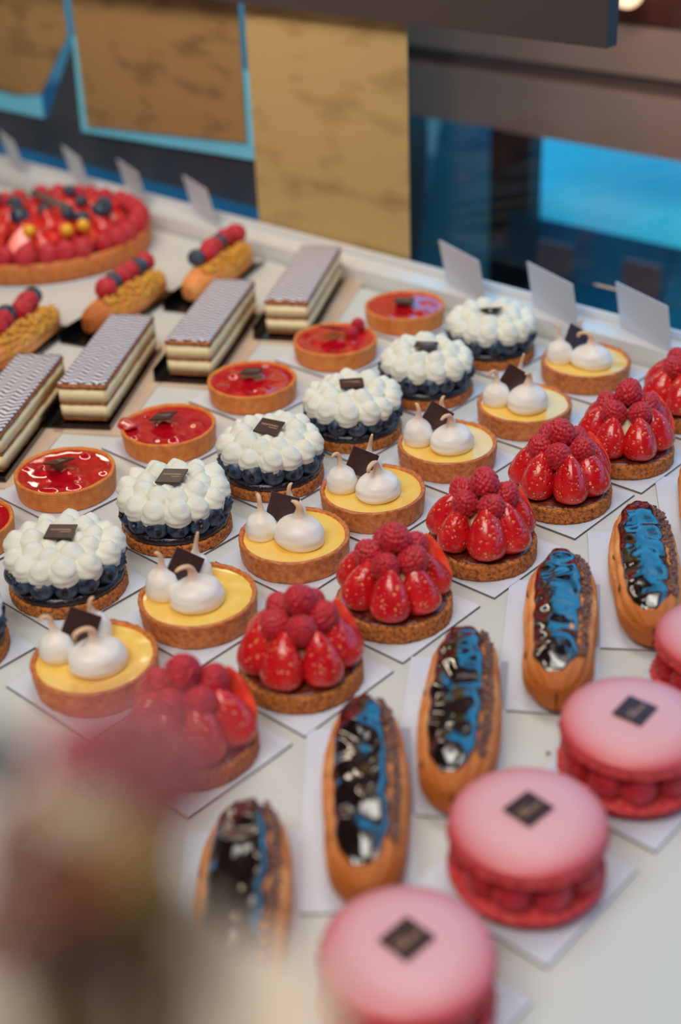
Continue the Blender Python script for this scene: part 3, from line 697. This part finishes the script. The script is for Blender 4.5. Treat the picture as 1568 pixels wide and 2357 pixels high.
bd = slabST('far_building', 4.2, 4.5, -8, -3.0, -1.0, 1.3, 'brownb'); tagp(bd, 'brown far building hidden behind the paper sheets across the street', 'building')

# ------------------------------------------------------------ rows of pastry
POS_B = [(-.2462, .6772), (-.1807, .7452), (-.1150, .8137), (-.0495, .8830), (.0130, .9530), (.0765, 1.0215), (.1385, 1.0935)]
for i, (x, y) in enumerate(POS_B):
    nm = ['blueberry and cream tart cut by the left edge', 'second blueberry tart of its row from the left edge', 'third blueberry tart from the left edge', 'fourth blueberry tart from the left edge', 'fifth blueberry tart from the left edge', 'sixth blueberry tart from the left edge', 'farthest blueberry tart, beside the price cards'][i]
    lb = ['cream-topped blueberry tart mostly cut off by the left edge of the picture', 'cream-topped blueberry tart second in its row, lowest one fully in view', 'sharp cream-topped blueberry tart third in its row, gold name clearly readable', 'cream-topped blueberry tart fourth in its row, left of centre', 'cream-topped blueberry tart fifth in its row, fewer berries showing', 'cream-topped blueberry tart sixth in its row, second farthest from the camera', 'farthest cream-topped blueberry tart, plaque seen nearly edge-on, near the price cards'][i]
    blue_tart(x, y, i*1.3, (lb, nm), i, [PI, PI-.10, PI-.32, PI-.42, PI+.05, PI-.2, PI][i], [(.0, .0), (0, 0), (-.1, .1), (-.16, -.05), (.05, 0), (.15, 0), (.42, 0)][i], 11+i)
POS_L = [(-.1484, .6430), (-.0919, .7039), (-.0317, .7715), (.0235, .8304), (.0825, .8971), (.1491, .9584), (.2117, 1.0353)]
for i, (x, y) in enumerate(POS_L):
    lb = ['nearest lemon meringue tartlet, half hidden by the blurred bouquet', 'lemon meringue tartlet second in its row, beside the lowest full blueberry tart', 'sharpest lemon meringue tartlet, third in its row with tall curled peaks', 'lemon meringue tartlet fourth in its row, at the centre of the picture', 'lemon meringue tartlet fifth in its row, up right of the central one', 'lemon meringue tartlet sixth in its row, second farthest', 'farthest lemon meringue tartlet, just in front of the price cards'][i]
    lemon_tart(x, y, i*.9, (lb, ORD[i]+' lemon tartlet of its row'), i, 20+i)
POS_S = [(-.0866, .5750), (-.0272, .6369), (.0313, .7007), (.0939, .7651), (.1569, .8324), (.2149, .8907), (.279, .957)]
for i, (x, y) in enumerate(POS_S):
    lb = ['nearest strawberry tart, its left half lost behind the blurred bouquet', 'strawberry tart second in its row, large soft-focus berries on a white card', 'strawberry tart third in its row, just left of the picture centre', 'strawberry tart fourth in its row, with a cluster of raspberries at the centre', 'sharpest strawberry tart, fifth in its row, upright sliced berry at right', 'strawberry tart sixth in its row, second farthest', 'farthest strawberry tart, cut by the right edge'][i]
    straw_tart(x, y, i*.7, (lb, ORD[i]+' strawberry tart of its row'), i, 40+i)
SPILL = mesh('jelly_spill', *ico(3, lambda V: V*(1+.12*np.sin(4*V[:, :1]+2*V[:, 1:2]))), ['jelly'])
POS_R = [(-.2650, .8090), (-.2025, .8786), (-.1318, .9471), (-.0690, 1.0259), (.002, 1.1034), (.0683, 1.1762)]
for i, (x, y) in enumerate(POS_R):
    lb = ['red jelly tartlet cut off by the left edge', 'nearest fully visible red jelly tartlet with a tilted chocolate plaque', 'red jelly tartlet second of the full ones, jelly spilling over its left rim', 'red jelly tartlet in the middle of its row with dark plaque', 'red jelly tartlet with one raspberry standing at its back rim', 'farthest red jelly tartlet, close to the window ledge'][i]
    pl_ = [(0, 0, (0, 0), 2.2), (-.004, .004, (.08, .30), 2.35), (-.004, .006, (.05, .2), 2.75), (0, .006, (.12, .1), 2.9), (-.002, .008, (.45, .2), 2.3), (0, .003, (.1, 0), 3.0)][i]
    t = red_tart(x, y, i*1.1, (lb, ['left edge red tartlet', 'nearest full red tartlet', 'spilling red tartlet', 'middle red tartlet', 'red tartlet with raspberry', 'farthest red tartlet'][i]), i, pl_)
    if i == 4: ob('raspberry', RASP[0], t, (.021, .022, TH+.003), (.5, .2, 0), .013); ob('raspberry', RASP[2], t, (.015, .010, TH+.0005), (.5, .2, 0), .012)
    if i == 2: ob('jelly_spill', SPILL, t, (-.0325, .002, TH+.0002), (0, 0, .5), (.0075, .010, .0035), label='glossy red jelly lump spilling over the rim')
for i, (x, y, a) in enumerate([(-.0530, .4385, .02), (.0065, .5160, .035), (.0605, .5770, .16), (.1280, .6560, .19), (.1915, .7120, .15), (.2540, .7850, .15)]):
    lb = ['nearest chocolate eclair, partly behind the blurred bouquet', 'second chocolate eclair, below the strawberry tarts, standing straight up in the picture', 'third chocolate eclair, behind the middle macaron cake', 'fourth chocolate eclair with bright blue reflections', 'fifth chocolate eclair, glaze dripping at its upper left', 'farthest chocolate eclair, cut by the right edge'][i]
    eclair(x, y, -a, (lb, ORD[i]+' chocolate eclair'), i, (-.004, .004))
for i, (x, y) in enumerate([(.0198, .3950), (.0815, .4695), (.1455, .5375), (.2105, .6075)]):
    lb = ['nearest pink macaron cake, cut by the bottom edge', 'second pink macaron cake, filled with raspberries, lower right', 'third pink macaron cake with bluish plaque, at right', 'farthest pink macaron cake, cut by the right edge'][i]
    macaron(x, y, (lb, ORD[i]+' macaron cake'), i+1)
for i, (x, y) in enumerate([(-.2610, .9830), (-.1920, 1.0640), (-.1080, 1.1430), (-.0245, 1.2270)]):
    lb = ['mille-feuille slice at the left edge, nearest the camera', 'mille-feuille slice second from the left with a lifted icing corner', 'mille-feuille slice third from the left', 'farthest mille-feuille slice, below the big kraft menu sheet'][i]
    mille(x, y, -.17 - (.06 if i > 1 else 0), (lb, ['left edge', 'second', 'third', 'farthest'][i]+' mille-feuille slice'))
for i, (x, y, a) in enumerate([(-.2870, 1.1420, -.36), (-.1990, 1.2270, -.46), (-.1130, 1.3000, -.40)]):
    lb = ['nut-crusted eclair with berries at the left edge', 'nut-crusted eclair with berries overlapping the large berry tart', 'farthest nut-crusted eclair with berries, nearest the window'][i]
    nut_eclair(x, y, a, (lb, ['left edge', 'middle', 'farthest'][i]+' nut eclair'), i+1)

# ------------------------------------------------------------ large berry tart
bx, by, BR = -.3117, 1.4330, .117
bt = thing('berry_tart', 'large round tart heaped with strawberries, raspberries and a few blueberries', 'tart', (bx, by, .0012))
ob('cake_board', mesh('cake_board', *lathe([(0, 0), (BR+.004, 0), (BR+.004, .001), (0, .001)], 96), ['card']), bt, (0, 0, -.001))
def bwob(a, r, z): q = noise.noise(Vector((math.cos(a)*6, math.sin(a)*6, z*90))); return r*(1+.006*q), z+.0006*q
ob('tart_crust', mesh('tart_crust', *lathe([(0, 0), (BR-.003, 0), (BR, .002), (BR+.001, .020), (BR-.001, .0235), (BR-.006, .022), (BR-.007, .018), (0, .018)], 140, bwob), ['crust_lemon']), bt)
ob('custard_filling', mesh('custard_filling', *lathe([(0, .018), (BR-.007, .018), (BR*.7, .024), (0, .028)], 60), ['redjam']), bt)
rnd = random.Random(5)
for i in range(32):
    a = 2*PI*i/32+rnd.uniform(-.03, .03); d = rnd.uniform(.0215, .0245)
    ob('raspberry', RASP[i % 4], bt, ((BR-.011)*math.cos(a), (BR-.011)*math.sin(a), .0285), (rnd.uniform(-.4, .4), rnd.uniform(-.4, .4), a), d)
for R, n, z in ((.089, 20, .024), (.069, 16, .027), (.048, 12, .029), (.027, 7, .031), (.008, 2, .033)):
    for i in range(n):
        a = 2*PI*i/n+rnd.uniform(-.08, .08)+R*20; s = rnd.uniform(.028, .034)
        m = Matrix.Rotation(a, 4, 'Z') @ Matrix.Rotation(-.95+rnd.uniform(-.2, .25), 4, 'Y') @ Matrix.Rotation(PI/2+rnd.uniform(-.5, .5), 4, 'Z')
        m.translation = (R*math.cos(a), R*math.sin(a), z); h = (i % 3 == 0)
        o = ob('strawberry_half' if h else 'strawberry', HALF[i % 2] if h else STRAW[i % 4], bt); o.matrix_local = m @ Matrix.Diagonal((s*.95, s*.95, s, 1))
BBP = [(-.014, -.038, .022), (-.028, .006, .018), (.010, -.022, .016), (.037, -.035, .016), (.055, -.055, .017), (.072, -.013, .019), (.070, -.030, .019), (.045, .005, .015), (.026, .046, .015), (-.055, .03, .017), (-.06, -.05, .017)]
YBP = [(.058, -.073), (.043, -.086), (.004, -.084)]
for (x, y, d) in BBP:
    ob('blueberry', BLUE[rnd.randrange(3)], bt, (x, y, .0500), (rnd.random(), rnd.random(), rnd.random()), d)
for (x, y) in YBP:
    ob('yellow_berry', RASP[1], bt, (x, y, .0480), (1, 0, 0), .014, label='yellow berry')
YB = mesh('yellow_berry', *ico(3, lambda V: V*.5), ['goldberry'])
for o in bt.children:
    if o.name.startswith('yellow_berry'): o.data = YB
ob('chocolate_stick', mesh('chocolate_stick', *box(.060, .009, .002, .0006), ['choc'], smooth=False), bt, (.014, -.012, .0585), (.45, .10, -.75), label='grey-brown chocolate stick')

# crumbs
CR = mesh('crumb', *ico(1, lambda V: V*np.array([.0014, .001, .0009])), ['scar'], smooth=False)
for x, y, lb in ((.0865, .3705, 'tiny brown crumb on the shelf below the nearest macaron card'), (.1065, .5600, 'tiny dark crumb between the third eclair and the macarons')):
    thing('crumb', lb, 'crumb', (x, y, .0012), .4, None, CR)

# ------------------------------------------------------------ foreground bouquet, very close to the lens
for nm, c in (('mauve', (186, 110, 116)), ('rose', (196, 92, 104)), ('creamp', (228, 212, 190)), ('navyb', (34, 34, 50)), ('orangeb', (190, 120, 50)), ('ochre', (196, 156, 106)), ('rust', (150, 84, 56)), ('olive', (120, 96, 48)), ('wrap', (206, 190, 176)), ('brownf', (160, 122, 106)), ('darkb', (84, 58, 48))):
    MT[nm] = mat('flower_'+nm, lin(*c), .7, lin(*[max(0, int(k*.85)) for k in c]), 60)
def head_mesh(m, seed, n=34, petal=True):
    rnd = random.Random(seed); parts = [ico(2, lambda V: V*.62)]
    for i in range(n):
        z = 1-1.5*(i+.5)/n; a = i*2.39996; r = math.sqrt(max(0, 1-z*z)); d = Vector((r*math.cos(a), r*math.sin(a), z))
        V = []; U_ = d.orthogonal().normalized(); W_ = d.cross(U_)
        pv, pf = ico(1, lambda V: V*np.array([.30, .34, .10])); q = (d*.45+Vector((0, 0, .9))).normalized()
        R = q.to_track_quat('Y', 'Z').to_matrix()
        parts.append(([d*.78+R @ Vector(v) for v in pv], pf))
    return mesh('flower_head', *join(*parts), [m])
bq = thing('flower_bouquet', 'very blurred paper-wrapped bouquet of mauve, cream and rust flowers at lower left', 'bouquet', (-.038, .120, .0))
FL = [('flower_head', 'mauve', (-0.0324, 0.1529, 0.3564), 0.0074), ('flower_head', 'rose', (-0.039, 0.1525, 0.3556), 0.0057), ('flower_head', 'mauve', (-0.0257, 0.1505, 0.3533), 0.0074), ('flower_head', 'creamp', (-0.039, 0.1482, 0.349), 0.0058), ('flower_bud', 'navyb', (-0.0519, 0.1513, 0.3564), 0.0044), ('flower_bud', 'orangeb', (-0.0459, 0.1482, 0.3505), 0.0026), ('flower_head', 'ochre', (-0.0312, 0.1451, 0.3443), 0.0061), ('flower_head', 'brownf', (-0.0468, 0.1443, 0.3435), 0.0074), ('flower_head', 'darkb', (-0.0273, 0.147, 0.3482), 0.0045), ('flower_head', 'rust', (-0.0406, 0.142, 0.3396), 0.0074), ('flower_head', 'olive', (-0.0304, 0.1404, 0.3377), 0.0061), ('flower_head', 'darkb', (-0.0406, 0.1373, 0.3326), 0.0079), ('flower_head', 'brownf', (-0.0499, 0.1388, 0.3342), 0.007)]
for k, (nm, m, p, s) in enumerate(FL):
    o = ob(nm, head_mesh(m, k), bq, Vector(p)-bq.location, (rnd.uniform(-.5, .2), rnd.uniform(-.3, .3), rnd.random()*6), s*1.22, label={'mauve': 'mauve flower', 'rose': 'rose red flower', 'creamp': 'cream flower', 'navyb': 'navy bud', 'orangeb': 'orange bud', 'ochre': 'ochre flower', 'brownf': 'brown flower', 'darkb': 'dark brown flower', 'rust': 'rust flower', 'olive': 'olive flower'}[m])
    b0 = Vector((-.040, .128, .24))-bq.location; e0 = Vector(p)-bq.location
    st = ob('stem', mesh('stem', *sweep([b0, (b0+e0)/2+Vector((0, -.004, 0)), e0], [.0012, .001, .001], 6), ['olive']), bq)
def wrapf(a, r, z): q = .10*math.sin(7*a)+.06*noise.noise(Vector((math.cos(a)*2, math.sin(a)*2, z*20))); return r*(1+q), z+.006*math.sin(3*a)*(r > .02)
V, F = lathe([(.0015, 0), (.010, .02), (.013, .06), (.020, .10), (.034, .126), (.0335, .1265), (.019, .10), (.0125, .06), (.0095, .02), (.001, .001)], 60, wrapf)
ob('paper_wrap', mesh('paper_wrap', V, F, ['wrap']), bq, Vector((-.041, .124, .196))-bq.location)
ob('vase', mesh('vase', *lathe([(0, 0), (.022, 0), (.026, .01), (.024, .06), (.013, .13), (.012, .172), (.010, .172), (.010, .12), (0, .02)], 40), ['slate']), bq, (.002, .003, .0005), (0, 0, 0), (1, 1, 1.2))
